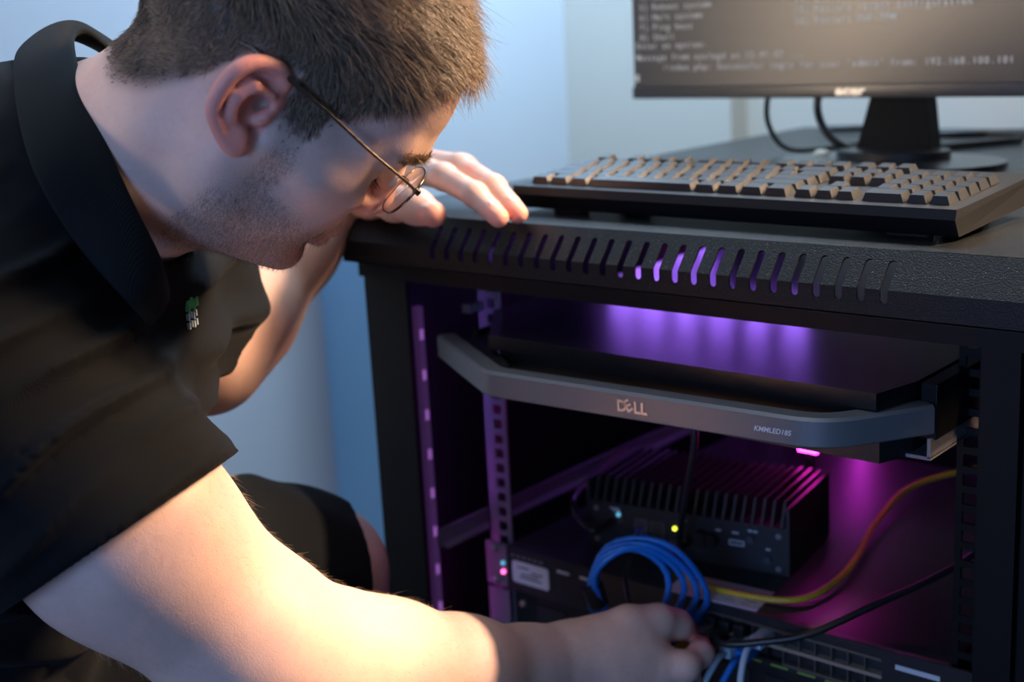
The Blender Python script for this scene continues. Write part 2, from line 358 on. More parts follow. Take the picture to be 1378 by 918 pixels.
# lower unit below
lo = thing('lower_rack_unit', 'dark rack unit mounted directly under the network switch', 'rack unit', (.32, .3, .275))
MB().box(.100, .542, .096, .45, .274, .319, bev=.001).build('chassis', M['blk'], lo)
MB().box(.0735, .100, .0885, .0905, .274, .318).build('rack_ear', M['rail'], lo)
MB().sphere((.1125, .094, .306), .0035).build('knob', M['tan'], lo, True)
for i in range(8): MB().box(.13 + i * .05, .165 + i * .05, .0945, .0962, .284, .309).build('drive_blank', M['sw'], lo)

# ------------------------------------------------------------------ fanless mini computer on the switch
TH = math.atan2(.031, .198)
mp = thing('mini_computer', 'small finned metal computer standing on the switch', 'computer', (.163, .138, .3665))
Mm = Matrix.Translation((.163, .138, .3665)) @ Matrix.Rotation(TH, 4, 'Z')
W, Dp, H = .202, .108, .066
MB().box(0, W, 0, Dp, 0, .044, Mm).build('chassis', M['mini'], mp)
MB().box(0, .003, -.001, Dp, 0, .064, Mm).build('side_plate', M['mini'], mp); MB().box(W - .003, W, -.001, Dp, 0, .064, Mm).build('side_plate', M['mini'], mp)
for i in range(21):
    x = .0065 + i * .0093
    MB().add([(x, .002, .044), (x + .0022, .002, .044), (x + .0022, Dp, .044), (x, Dp, .044), (x, .012, .0655), (x + .0022, .012, .0655), (x + .0022, Dp, .0655), (x, Dp, .0655)],
             [(0, 3, 2, 1), (4, 5, 6, 7), (0, 1, 5, 4), (1, 2, 6, 5), (2, 3, 7, 6), (3, 0, 4, 7)], Mm).build('fin', M['mini'], mp)
for x, z in ((.010, .037), (.010, .006), (.192, .037), (.192, .006), (.101, .038)):
    MB().cyl(Mm @ Vector((x, .0, z)), Mm @ Vector((x, -.0018, z)), .0026, n=10).build('screw', M['rail'], mp, True, .6)
def jack(x, z, w, h, nm='jack', m='shield'):
    b = MB().box(x, x + w, -.0014, 0, z, z + .001, Mm).box(x, x + w, -.0014, 0, z + h - .001, z + h, Mm).box(x, x + .001, -.0014, 0, z, z + h, Mm).box(x + w - .001, x + w, -.0014, 0, z, z + h, Mm).build(nm, M[m], mp)
    MB().box(x + .001, x + w - .001, -.0007, .0, z + .001, z + h - .001, Mm).build('opening', M['ink'], b)
jack(.050, .021, .014, .012); jack(.050, .006, .014, .012); jack(.067, .021, .014, .012); jack(.067, .006, .014, .012)
jack(.028, .026, .009, .009); jack(.145, .022, .015, .005, m='label'); jack(.086, .006, .010, .010)
for x, z, r in ((.118, .024, .0085), (.128, .024, .007)): MB().cyl(Mm @ Vector((x, 0, z)), Mm @ Vector((x, -.008, z)), r, r * .9, n=16).build('antenna_nut', M['blk'], mp, True, .6)
for x, z in ((.166, .030), (.182, .013)): MB().cyl(Mm @ Vector((x, 0, z)), Mm @ Vector((x, -.003, z)), .0035, n=12).build('button', M['ink'], mp, True, .6)
for x, z, w2 in ((.024, .038, .010), (.027, .0362, .008), (.132, .033, .005), (.148, .033, .006), (.163, .037, .004), (.168, .037, .004), (.180, .022, .004)):
    MB().box(x, x + w2, -.0004, 0, z, z + .0014, Mm).build('printed_mark', M['label'], mp)
MB().sphere(Mm @ Vector((.0915, -.0012, .0285)), .0020).build('status_light', M['yled'], mp, True)
MB().sphere(Mm @ Vector((.0335, -.0012, .0335)), .0022).build('status_light', M['cled'], mp, True)

# ------------------------------------------------------------------ cables
def cable(name, label, pts, r, m, group=None, n=8, sub=8, cat='cable'):
    o = MB().tube(spline(pts, sub), r, n).build(name, M[m], None, True); return tag(o, label, cat, group)
# blue coil, wound round, in front of the small computer
coil = thing('coiled_network_cable', 'blue network cable wound in a loop and hung in front of the small computer', 'cable', (.286, .045, .392))
cx = Vector((.288, .045, .382)); ax = Vector((.80, .55, 0)).normalized(); uz = Vector((.0, -.12, 1)).normalized()
for q in range(4):
    P = []
    for t in range(25):
        a = -1.9 + q * .35 + 2 * PI * t / 24 * .98; rr = .030 + .0065 * q + .004 * math.sin(3 * a + q)
        P.append(cx + ax * (q - 1.5) * .004 + ax * (rr * 1.0 * math.cos(a)) + uz * (.042 + .002 * q) * math.sin(a) + Vector((-.6, .8, 0)) * (.003 * q - .006 + .004 * math.sin(a * 2 + q)))
    MB().tube(P, .0029, 8).build('loop', M['blue'], coil, True)
MB().tube(spline([cx + ax * .0 + uz * .043, Vector((.262, .085, .418)), Mm @ Vector((.074, -.016, .013)), Mm @ Vector((.074, -.004, .012))]), .0027, 8).build('lead', M['blue'], coil, True)
tag(MB().cyl(cx + ax * -.040 + uz * .004, cx + ax * -.036 + uz * -.014, .0095, .009, n=12).build('hook_tie', M['blk'], coil, True, .6), 'black fabric tie')
cable('yellow_cable', 'yellow network cable running from the small computer across the switch', [Mm @ Vector((.091, -.002, .011)), Mm @ Vector((.092, -.020, .010)), (.268, .112, .385), (.300, .106, .372), (.345, .104, .371), (.395, .118, .372), (.408, .16, .374), (.400, .22, .374), (.375, .32, .375), (.370, .42, .380), (.42, .52, .382), (.46, .56, .384)], .0031, 'yellow')
cable('black_power_lead', 'thin black lead hanging from the console drawer to the small computer', [(.300, .115, .560), (.303, .112, .50), (.285, .122, .44), Mm @ Vector((.106, -.022, .024)), Mm @ Vector((.110, -.008, .022))], .0032, 'dark')
cable('black_patch_cable', 'black cable sweeping across the right of the switch to its ports', [(.560, .40, .44), (.532, .25, .425), (.507, .17, .407), (.470, .118, .388), (.432, .080, .367), (.400, .062, .358), (.368, .050, .352), (.350, .062, .350)], .0030, 'dark')
cable('black_loop_lead', 'short black cable looping at the left side of the small computer', [(.075, .32, .395), (.110, .22, .402), (.150, .135, .410), (.168, .116, .400), (.190, .112, .392), Mm @ Vector((.031, -.006, .030))], .0034, 'dark')
cable('black_thin_lead', 'thin black lead dropping through the middle of the blue coil', [Mm @ Vector((.059, -.003, .012)), Mm @ Vector((.060, -.022, .010)), (.262, .060, .38), (.285, .040, .350), (.300, .03, .33)], .0020, 'dark')
def plug(x, z, m, label, down, grp=None):
    t = thing('patch_lead', label, 'cable', (x, .07, z), 'patch leads plugged into the switch')
    MB().box(x - .0055, x + .0055, .068, .092, z - .005, z + .005, bev=.001).build('plug', M[m], t, True, .5)
    MB().tube(spline([(x, .070, z), (x + .001, .052, z - .002), (x + down[0], .034, z - .03), (x + down[1], .028, z - .10), (x + down[1], .03, z - .2)]), .0029, 8).build('cord', M[m], t, True)
    return t
plug(.386, .3500, 'greywht', 'right white patch lead plugged into the switch and hanging down', (.006, .012))
plug(.372, .3335, 'blue', 'blue patch lead plugged in low between two white patch leads', (-.004, -.012))
plug(.357, .3335, 'greywht', 'left white patch lead plugged in next to the gripped plug', (-.004, -.010))
plug(.3215, .3500, 'blue', 'blue patch lead plugged into the port above the gripped plug', (-.012, -.03))
for i, x in enumerate((.336, .350, .364)): 
    MB().box(x - .005, x + .005, .078, .092, .345, .356, bev=.001).build('plug_boot', M['blk'], None, True, .5)
    tag(bpy.data.objects['plug_boot' if i == 0 else 'plug_boot.%03d' % i], ('leftmost', 'middle', 'rightmost')[i] + ' of three black plugs in the upper ports', 'plug', 'black plugs in the upper ports')
yp = thing('yellow_plug', 'yellow cable plug pinched between thumb and finger', 'plug', (.335, .05, .345))
MB().box(.3290, .3400, .060, .094, .3405, .3500, bev=.001).build('plug_body', M['shield'], yp, True, .5)
MB().tube(spline([(.3345, .064, .345), (.332, .045, .343), (.322, .02, .335), (.31, .0, .30), (.30, .01, .25)]), .0033, 8).build('cord', M['yellow'], yp, True)

# ------------------------------------------------------------------ keyboard
kb = thing('keyboard', 'black keyboard lying along the front edge of the desk', 'keyboard', (.37, .08, DT))
ka = math.atan2(-.014, .402); Mk = Matrix.Translation((.150, .066, DT)) @ Matrix.Rotation(ka, 4, 'Z')
KW, KD = .404, .142
prof = [(.013, .003), (.0, .0165), (.002, .0235), (.016, .0240), (KD - .006, .0325), (KD, .031), (KD - .004, .012)]
MB().prism(prof, 0, KW, lambda u, v, t: Mk @ Vector((t + (0.003 if v < .012 and t == 0 else (-.003 if v < .012 else 0)), u, v))).build('body', M['kbody'], kb)
for x in (.03, KW - .06):
    MB().box(x, x + .03, .020, .032, 0, .008, Mk).build('foot', M['blk'], kb); MB().box(x, x + .03, KD - .03, KD - .018, 0, .013, Mk).build('foot', M['blk'], kb)
keyme = {}
def key(u, row, wu):
    P_ = .01715; w_ = wu * P_ - .0022; d_ = P_ - .0022; kk = round(wu, 2)
    if kk not in keyme:
        t = .0024; h = .0062
        me = bpy.data.meshes.new('key'); me.from_pydata([(0, 0, 0), (w_, 0, 0), (w_, d_, 0), (0, d_, 0), (t, t * .5, h), (w_ - t, t * .5, h), (w_ - t, d_ - t, h + .001), (t, d_ - t, h + .001)], [], [(0, 3, 2, 1), (4, 5, 6, 7), (0, 1, 5, 4), (1, 2, 6, 5), (2, 3, 7, 6), (3, 0, 4, 7)])
        me.materials.append(M['keyp']); keyme[kk] = me
    o = bpy.data.objects.new('key', keyme[kk]); COL.objects.link(o)
    y = .016 + row * P_ * .98 + (.006 if row == 5 else 0); z = .0240 + (y - .018) * .078
    o.parent = kb; o.matrix_parent_inverse = Matrix.Translation(-kb.location)
    o.matrix_world = Mk @ Matrix.Translation((.009 + u * P_, y, z)) @ Matrix.Rotation(.078, 4, 'X')
    o.matrix_basis = Mk @ Matrix.Translation((.009 + u * P_, y, z)) @ Matrix.Rotation(.078, 4, 'X')
R0 = [1.25, 1.25, 1.25, 6.25, 1.25, 1.25, 1.25, 1.25]
for r, ws in enumerate([R0, [2.25] + [1] * 10 + [2.75], [1.75] + [1] * 11 + [2.25], [1.5] + [1] * 12 + [1.5], [1] * 13 + [2], [1, -1, 1, 1, 1, 1, -.5, 1, 1, 1, 1, -.5, 1, 1, 1, 1]]):
    u = 0
    for x in ws:
        if x > 0: key(u, r, x)
        u += abs(x)
    if r in (0, 3, 4, 5):
        for q in range(3): key(15.25 + q, r, 1)
    if r == 1: key(16.25, r, 1)
    if r < 5:
        for q in range(4):
            if r == 0 and q == 1: continue
            key(18.5 + q, r, 2 if (r == 0 and q == 0) else 1)
# ------------------------------------------------------------------ monitor
mo = thing('monitor', 'wide monitor showing lines of console text on a dark screen', 'monitor', (.31, .49, DT))
SX0, SX1, SZ0 = -.012, .545, .764
MB().box(SX0, SX1, .484, .512, SZ0, 1.09, bev=.002).build('casing', M['blk'], mo, True, .5)
MB().box(SX0 + .002, SX1 - .002, .480, .485, SZ0 + .014, 1.088).build('screen', M['screen'], mo)
MB().box(SX0, SX1, .478, .486, SZ0, SZ0 + .0135, bev=.001).build('chin', mat('chin_plastic', (.05, .045, .04), .35), mo, True, .5)
v, f = text_mesh('acer', .0150, .0003, 1, .0005); 
tag(MB().add(v, f, Matrix.Translation((.247, .4776, SZ0 + .0030)) @ Matrix.Rotation(PI / 2, 4, 'X') @ Matrix.Diagonal((1.25, .9, 1, 1))).build('emblem', M['brandtxt'], mo), 'bright lettering on the lower edge')
glyph = {}
def gl(ch):
    if ch not in glyph: glyph[ch] = text_mesh(ch, .0094, 0, 1, .00012)
    return glyph[ch]
mb = MB(); pitch = .0060
def line(s, x, z):
    for i, ch in enumerate(s):
        if ch != ' ':
            v, f = gl(ch)
            if len(f) == 0: continue
            wmin = min(p.x for p in v); wmax = max(p.x for p in v)
            mb.add(v, f, Matrix.Translation((x + i * pitch + (pitch - (wmax - wmin)) / 2 - wmin, .4792, z)) @ Matrix.Rotation(PI / 2, 4, 'X'))
L1 = ['Logout (SSH only)', 'Assign Interfaces', 'Set interface(s) IP address', 'Reset webConfigurator password', 'Reset to factory defaults', 'Reboot system', 'Halt system', 'Ping host', 'Shell']
L2 = ['pfTop', 'Filter Logs', 'Restart webConfigurator', 'PHP shell + pfSense tools', 'Update from console', 'Disable Secure Shell (sshd)', 'Restore recent configuration', 'Restart PHP-FPM']
for i, s in enumerate(L1): line('%2d) %s' % (i, s), -.006, .830 + (8 - i) * .0112)
for i, s in enumerate(L2): line('%2d) %s' % (i + 9, s), .198, .8412 + (7 - i) * .0112)
line('Enter an option: ', -.006, .8205)
line('Message from syslogd at 12:41:07 ...', -.006, .8075)
line("/index.php: Successful login for user 'admin' from: 192.168.100.101", .030, .7960)
mb.box(-.008, -.003, .4792, .4796, .7835, .7915)
mb.build('screen_text', M['text'], mo)
MB().prism([(.262, .707), (.345, .707), (.330, .80), (.284, .80)], .515, .540, lambda u, v, t: (u, t - (.80 - v) * .10 - .012, v)).build('stand_neck', M['stand'], mo)
pts = [(.305 + .125 * math.cos(a), .465 + .085 * math.sin(a)) for a in [2 * PI * i / 40 for i in range(40)]]
MB().prism(pts, DT, DT + .006, lambda u, v, t: (u, v, t)).build('stand_base', M['gloss'], mo)
MB().prism([(.305 + .06 * math.cos(a), .49 + .04 * math.sin(a)) for a in [2 * PI * i / 24 for i in range(24)]], DT + .006, DT + .014, lambda u, v, t: (u, v, t)).build('stand_collar', M['blk'], mo, True, .6)
cable('left_monitor_cable', 'left black cable dropping from behind the monitor to the desk', [(.155, .53, .80), (.160, .49, .765), (.150, .51, .73), (.158, .54, .7025), (.185, .60, .6995), (.20, .70, .6995)], .0030, 'dark')
cable('right_monitor_cable', 'thicker black cable curving from the monitor beside its stand', [(.222, .53, .80), (.218, .495, .765), (.222, .495, .735), (.243, .50, .712), (.275, .53, .7015), (.30, .60, .7005), (.36, .70, .7005)], .0042, 'dark')
tag(MB().sphere((.219, .500, DT + .006), .008, (1.2, 1, .7)).build('small_knob', mat('ivory_plastic', (.62, .60, .48), .4), None, True), 'small pale round knob on the desk left of the stand', 'knob')
tag(MB().box(.235, .35, .77, .80, DT, DT + .006, bev=.002).build('black_strip', M['blk']), 'flat black strip at the back edge of the desk', 'strip')
tag(MB().tube(spline([(.06, .80, .7005), (.15, .83, .7005), (.24, .76, .7005), (.36, .80, .7005), (.5, .78, .7005)]), .004, 8).build('desk_cable', M['dark'], None, True), 'black cable lying along the back of the desk', 'cable')
# ------------------------------------------------------------------ the kneeling person (distance-field sculpting)
class Field:
    def __init__(s, xs, ys, zs):
        s.a = [np.asarray(t, np.float32) for t in (xs, ys, zs)]; s.D = np.full([len(t) for t in s.a], .05, np.float32)
    def _sub(s, lo, hi):
        I = [slice(max(0, int(np.searchsorted(s.a[i], lo[i])) - 1), int(np.searchsorted(s.a[i], hi[i])) + 1) for i in range(3)]
        return I, s.a[0][I[0]][:, None, None], s.a[1][I[1]][None, :, None], s.a[2][I[2]][None, None, :]
    def _mix(s, I, d, k, op):
        A = s.D[tuple(I)]
        if op == 'sub': d = -d; A_ = -A; d_ = -d
        if op == 'add':
            h = np.maximum(k - np.abs(A - d), 0) / k; s.D[tuple(I)] = np.minimum(A, d) - h * h * k * .25
        else:  # smooth subtraction: max(A, -shape); d already negated
            h = np.maximum(k - np.abs(A - d), 0) / k; s.D[tuple(I)] = np.maximum(A, d) + h * h * k * .25
    def cap(s, a, b, ra, rb=None, k=.01, op='add'):
        rb = ra if rb is None else rb; a = np.array(a, float); b = np.array(b, float); m = max(ra, rb) + max(k, .01)
        I, X, Y, Z = s._sub(np.minimum(a, b) - m, np.maximum(a, b) + m); ab = b - a; L = max(1e-9, ab @ ab)
        X = X - a[0]; Y = Y - a[1]; Z = Z - a[2]
        t = np.clip((X * ab[0] + Y * ab[1] + Z * ab[2]) / L, 0, 1)
        d = np.sqrt((X - t * ab[0]) ** 2 + (Y - t * ab[1]) ** 2 + (Z - t * ab[2]) ** 2) - (ra + (rb - ra) * t)
        s._mix(I, d.astype(np.float32), k, op); return s
    def ell(s, c, axes, r, k=.01, op='add'):
        c = np.array(c, float); A = np.array(axes, float); r = np.array(r, float)   # axes: columns
        ext = np.sqrt(((A * r) ** 2).sum(1)) + max(k, .01); I, X, Y, Z = s._sub(c - ext, c + ext)
        X = X - c[0]; Y = Y - c[1]; Z = Z - c[2]
        q = [(X * A[0, i] + Y * A[1, i] + Z * A[2, i]) for i in range(3)]
        k0 = np.sqrt(sum((q[i] / r[i]) ** 2 for i in range(3))); k1 = np.sqrt(sum((q[i] / r[i] ** 2) ** 2 for i in range(3))) + 1e-9
        d = k0 * (k0 - 1) / k1; s._mix(I, d.astype(np.float32), k, op); return s
    def path(s, pts, rs, k=.01, op='add'):
        for i in range(len(pts) - 1): s.cap(pts[i], pts[i + 1], rs[i], rs[i + 1], k, op)
        return s
    def mesh(s):
        D = s.D; S = D < 0; nx, ny, nz = D.shape
        c = S[:-1, :-1, :-1].astype(np.int8)
        for o in ((1, 0, 0), (0, 1, 0), (0, 0, 1), (1, 1, 0), (1, 0, 1), (0, 1, 1), (1, 1, 1)):
            c += S[o[0]:nx - 1 + o[0], o[1]:ny - 1 + o[1], o[2]:nz - 1 + o[2]]
        act = np.argwhere((c > 0) & (c < 8)); idx = np.full((nx - 1, ny - 1, nz - 1), -1, np.int32)
        i, j, k = act.T; idx[i, j, k] = np.arange(len(act))
        P = np.zeros((len(act), 3)); n = np.zeros(len(act)); ax = s.a
        C8 = {(a, b, e): D[i + a, j + b, k + e] for a in (0, 1) for b in (0, 1) for e in (0, 1)}
        pos = {0: (ax[0][i], ax[0][i + 1]), 1: (ax[1][j], ax[1][j + 1]), 2: (ax[2][k], ax[2][k + 1])}
        for (u, dv) in C8.items():
            for d in range(3):
                if u[d] == 0:
                    w_ = list(u); w_[d] = 1; d1 = C8[tuple(w_)]; m = (dv < 0) != (d1 < 0)
                    t = np.where(m, dv / np.where(m, dv - d1, 1), 0)
                    for e in range(3):
                        v = pos[e][0] + t * (pos[e][1] - pos[e][0]) if e == d else pos[e][u[e]]
                        P[:, e] += np.where(m, v, 0)
                    n += m
        P /= n[:, None]; F = []
        for d in range(3):
            sl0 = [slice(None)] * 3; sl1 = [slice(None)] * 3; sl0[d] = slice(0, -1); sl1[d] = slice(1, None)
            ch = np.argwhere(S[tuple(sl0)] != S[tuple(sl1)]); e1, e2 = (d + 1) % 3, (d + 2) % 3
            ok = (ch[:, e1] > 0) & (ch[:, e2] > 0) & (ch[:, e1] < D.shape[e1] - 1) & (ch[:, e2] < D.shape[e2] - 1); ch = ch[ok]
            fl = S[ch[:, 0], ch[:, 1], ch[:, 2]]
            def cell(a, b):
                q = ch.copy(); q[:, e1] -= a; q[:, e2] -= b; return idx[q[:, 0], q[:, 1], q[:, 2]]
            Q = np.stack([cell(1, 1), cell(0, 1), cell(0, 0), cell(1, 0)], 1); Q[~fl] = Q[~fl][:, ::-1]; F.append(Q)
        F = np.concatenate(F); F = F[(F >= 0).all(1)]
        return P, F
def np_mesh(name, P, F):
    me = bpy.data.meshes.new(name); me.vertices.add(len(P)); me.vertices.foreach_set('co', P.astype(np.float32).ravel())
    me.loops.add(F.size); me.loops.foreach_set('vertex_index', F.astype(np.int32).ravel()); me.polygons.add(len(F))
    me.polygons.foreach_set('loop_start', np.arange(len(F), dtype=np.int32) * F.shape[1])
    me.polygons.foreach_set('use_smooth', np.ones(len(F), bool)); me.update(); return me
def relax(P, F, it, w_=None):
    E = np.concatenate([F[:, [0, 1]], F[:, [1, 2]], F[:, [2, 3]], F[:, [3, 0]]]); n = len(P)
    deg = np.bincount(E.ravel(), minlength=n)[:, None].clip(1)
    for _ in range(it):
        for lam in (.5, -.52):
            A = np.zeros_like(P)
            for d in range(3): A[:, d] = np.bincount(E[:, 0], P[E[:, 1], d], n) + np.bincount(E[:, 1], P[E[:, 0], d], n)
            P = P + lam * (A / deg - P)
    return P
def axis(*segs):
    out = []
    for a, b, st in segs: out.append(np.arange(a, b, st))
    return np.concatenate(out)

HR = np.array([[0.71083, 0.3457, 0.61255], [-0.64338, 0.67149, 0.36765], [-0.28422, -0.65544, 0.69973]])   # columns: right, forward, up of the head
HO = np.array([0.24439928, -0.27414069, 0.83076907])
def H(r, f, u): return HO + HR @ np.array([r, f, u])
person = thing('person', 'kneeling person in black polo shirt and shorts leaning over to reach into the rack', 'person', (.0, -.30, 0))

B = Field(axis((-.30, -.08, .006), (-.08, .10, .0024), (.10, .40, .00165), (.40, .43, .004)),
          axis((-.62, -.46, .006), (-.46, -.42, .003), (-.42, -.12, .00165), (-.12, .10, .0019), (.10, .13, .005)),
          axis((-.02, .28, .008), (.28, .42, .0020), (.42, .665, .0026), (.665, .98, .0017)))
# --- torso, hips, legs (mostly under the clothes)
rsh, lsh = (.140, -.445, .668), (.020, -.262, .755)
B.cap((.065, -.393, .640), (.010, -.285, .700), .105, .100, .03)
B.cap((.045, -.350, .66), (-.02, -.385, .54), .115, .118, .06)
B.cap((-.02, -.385, .54), (-.075, -.375, .44), .118, .125, .05)
B.cap(rsh, (.06, -.40, .66), .06, .09, .05); B.cap(lsh, (.0, -.29, .69), .055, .09, .05)
B.path([(-.03, -.30, .42), (.020, -.17, .40), (.046, -.105, .392)], [.085, .070, .058], .04)
B.path([(.046, -.105, .392), (.045, -.100, .33), (.035, -.105, .20), (.03, -.11, .08)], [.056, .050, .048, .035], .03)
B.path([(.03, -.12, .06), (.05, -.03, .035), (.055, .03, .03)], [.036, .032, .022], .02)
B.path([(-.10, -.42, .40), (-.06, -.36, .22), (-.02, -.33, .07)], [.095, .075, .058], .05)
B.path([(-.02, -.33, .06), (-.15, -.45, .055), (-.26, -.55, .05)], [.055, .048, .036], .03)
# --- right arm
B.path([rsh, (.205, -.385, .560), (.2425, -.318, .462), (.2505, -.291, .437)], [.062, .0635, .0545, .052], .03)
B.path([(.2505, -.291, .437), (.2525, -.263, .428), (.257, -.223, .411), (.266, -.157, .383), (.277, -.092, .363), (.289, -.050, .354)],
       [.051, .0500, .0480, .0410, .0310, .0285], .02)
# --- right hand: palm, thumb above, index and the others curled below
wr = np.array((.2890, -.0500, .3540))
B.path([wr, (.305, -.022, .356), (.322, -.002, .361)], [.0265, .025, .018], .02)
B.path([wr, (.312, -.020, .345), (.336, .000, .343)], [.024, .022, .016], .02)
B.path([wr, (.308, -.022, .333), (.330, -.006, .325)], [.022, .020, .015], .02)
B.path([(.298, -.024, .363), (.3120, -.0040, .3740), (.3260, .0180, .3740), (.3320, .0360, .3650), (.3335, .0455, .3570)], [.020, .0150, .0118, .0102, .0085], .012)
B.path([(.336, .000, .343), (.3560, .0100, .3450), (.3560, .0340, .3460), (.3460, .0500, .3440)], [.0140, .0112, .0095, .0082], .008)
B.path([(.333, -.005, .330), (.3500, .0080, .3230), (.3460, .0300, .3220), (.3330, .0420, .3260)], [.0135, .0110, .0095, .0082], .006)
B.path([(.328, -.010, .316), (.3420, .0020, .3040), (.3360, .0220, .3020), (.3230, .0320, .3080)], [.013, .0105, .009, .0078], .006)
B.path([(.320, -.015, .306), (.3300, -.006, .2900), (.3240, .0120, .2870), (.3130, .0220, .2930)], [.012, .0095, .0082, .007], .006)
# --- left arm and hand flat on the desk
lel = (-.022, -.150, .597)
B.path([lsh, (.0, -.205, .675), lel], [.056, .056, .051], .03)
B.path([lel, (-.020, -.110, .622), (-.024, -.038, .668), (-.034, .025, .698), (-.028, .050, .712)], [.050, .048, .037, .029, .026], .02)
K = [(.048, .060, .738), (.060, .038, .734), (.034, .080, .735), (.022, .095, .730)]
for q, r in zip(K, (.0125, .0125, .012, .011)): B.path([(-.026, .050, .712), np.array(q) * .5 + np.array((-.018, .052, .720)) * .5, q], [.024, .017, r], .016)
B.path([(.060, .038, .734), (.122, .010, .7330), (.172, -.006, .7215), (.204, -.0150, .7060)], [.0130, .0112, .0100, .0084], .006)         # index
B.path([(.048, .060, .738), (.112, .043, .7370), (.168, .022, .7240), (.205, .0080, .7060)], [.0130, .0115, .0102, .0084], .006)          # middle
B.path([(.034, .080, .735), (.085, .078, .733), (.118, .070, .720), (.136, .066, .7050)], [.012, .0100, .009, .0078], .006)               # ring
B.path([(.022, .095, .730), (.056, .102, .724), (.078, .101, .713), (.088, .100, .7040)], [.011, .0092, .008, .007], .006)                # little
B.path([(-.012, .036, .712), (.035, .004, .7130), (.088, -.0170, .7120), (.122, -.0255, .7120), (.146, -.0300, .7075)], [.022, .0175, .0135, .0130, .0108], .012)  # thumb
# --- neck
B.path([(.078, -.335, .740), (.118, -.318, .776), H(0, -.020, -.045)], [.058, .061, .061], .03)
B.cap((.090, -.335, .740), H(0, -.004, -.066), .045, .044, .03)
# --- head
B.ell(H(0, -.004, .046), HR, (.076, .100, .088), .02)
B.ell(H(0, .038, -.026), HR, (.057, .052, .060), .03)
B.ell(H(0, .052, .045), HR, (.062, .050, .055), .02)
for s_ in (1, -1):
    B.path([H(.058 * s_, -.002, -.032), H(.050 * s_, .010, -.056), H(.020 * s_, .064, -.077)], [.014, .014, .0125], .03)
    B.cap(H(.036 * s_, .028, -.070), H(.012 * s_, .058, -.078), .016, .014, .02)
    B.ell(H(.038 * s_, .049, -.030), HR, (.024, .029, .029), .025)
    B.path([H(.068 * s_, .012, -.006), H(.060 * s_, .045, -.008), H(.044 * s_, .069, -.010)], [.010, .012, .012], .02)
    B.path([H(.058 * s_, .058, .022), H(.045 * s_, .076, .030), H(.026 * s_, .088, .030), H(.010 * s_, .091, .026)], [.007, .009, .009, .009], .014)
    B.ell(H(.034 * s_, .092, .008), HR, (.017, .016, .013), .012, 'sub')
    B.ell(H(.034 * s_, .0715, .007), HR, (.0150, .0135, .0125), .004)                       # closed lid over the eye
    B.cap(H(.020 * s_, .082, .004), H(.047 * s_, .075, .002), .0035, .0025, .005)
for s_ in (1, -1): B.cap(H(.0600 * s_, .030, .012), H(.0530 * s_, .058, .008), .0115, .0095, .02)
B.cap(H(0, .022, -.082), H(0, -.012, -.072), .022, .030, .035)
B.ell(H(0, .079, -.084), HR, (.018, .0125, .0125), .015)
B.path([H(0, .088, .018), H(0, .098, .002), H(0, .106, -.014)], [.0070, .0078, .0088], .012)
B.ell(H(0, .105, -.018), HR, (.0095, .0095, .0090), .008)
for s_ in (1, -1): B.ell(H(.0115 * s_, .096, -.023), HR, (.0062, .010, .0070), .006); B.ell(H(.006 * s_, .102, -.029), HR, (.003, .005, .003), .003, 'sub')
B.ell(H(0, .081, -.042), HR, (.025, .012, .014), .012)
B.path([H(.024, .080, -.052), H(.010, .092, -.049), H(-.010, .092, -.049), H(-.024, .080, -.052)], [.003, .0048, .0048, .003], .006)
B.path([H(.022, .080, -.056), H(.008, .090, -.060), H(-.008, .090, -.060), H(-.022, .080, -.056)], [.003, .0052, .0052, .003], .006)
# --- ears
EAR = [((.0760, -.003, .0273)), ((.080, -.0120, .0325)), ((.086, -.0240, .0300)), ((.091, -.0310, .0220)), ((.093, -.0325, .0090)), ((.0915, -.0290, -.0045)), ((.088, -.0200, -.0130)), ((.084, -.0100, -.0185)), ((.081, -.0030, -.0195)), ((.077, .0005, -.0150)), ((.075, -.001, -.0090))]
for s_ in (1, -1):
    m_ = lambda p: H(p[0] * s_, p[1], p[2])
    B.ell(H(.0795 * s_, -.0165, .007), HR @ np.array([[math.cos(.30 * s_), -math.sin(.30 * s_), 0], [math.sin(.30 * s_), math.cos(.30 * s_), 0], [0, 0, 1]]), (.0045, .0150, .0230), .006)
    B.cap(H(.070 * s_, -.012, .012), H(.082 * s_, -.016, .008), .016, .012, .008)
    B.ell(H(.0880 * s_, -.0085, .0070), HR, (.0110, .0105, .0130), .004, 'sub'); B.ell(H(.078 * s_, -.0060, .0075), HR, (.0085, .0050, .0055), .003, 'sub')
    B.ell(H(.0860 * s_, -.0100, .0220), HR, (.0060, .0120, .0040), .003, 'sub')
    ep = spline([m_(p) for p in EAR], 4); B.path([np.array(q) for q in ep], list(np.interp(np.linspace(0, 10, len(ep)), range(11), [.0036, .0040, .0043, .0044, .0043, .0041, .0041, .0046, .0052, .0040, .0030])), .0022)
    B.path([m_((.083, -.006, .0185)), m_((.087, -.0180, .0185)), m_((.089, -.0235, .0080)), m_((.087, -.0180, -.0050)), m_((.083, -.0100, -.0100))], [.0018, .0026, .0028, .0026, .0030], .004)
    B.ell(m_((.0775, -.0020, .0040)), HR, (.0045, .0035, .0055), .004)
    B.ell(m_((.0835, -.0065, -.0140)), HR, (.0042, .0060, .0070), .006)
P, F = B.mesh(); P = relax(P, F, 2)
me = np_mesh('body', P, F)
Q = (P - HO) @ HR; r_, f_, u_ = Q.T; ar = np.abs(r_)
inhead = (np.linalg.norm(Q - np.array([0, 0, .02]), axis=1) < .16)
hl_x = [-.12, -.098, -.073, -.058, -.0425, -.036, -.030, .0005, .004, .010, .026, .030, .037, .058, .066, .082, .092, .12]
hl_y = [-.050, -.045, -.050, -.036, -.0135, .004, .028, .036, .014, .004, .004, .022, .029, .050, .073, .083, .084, .084]
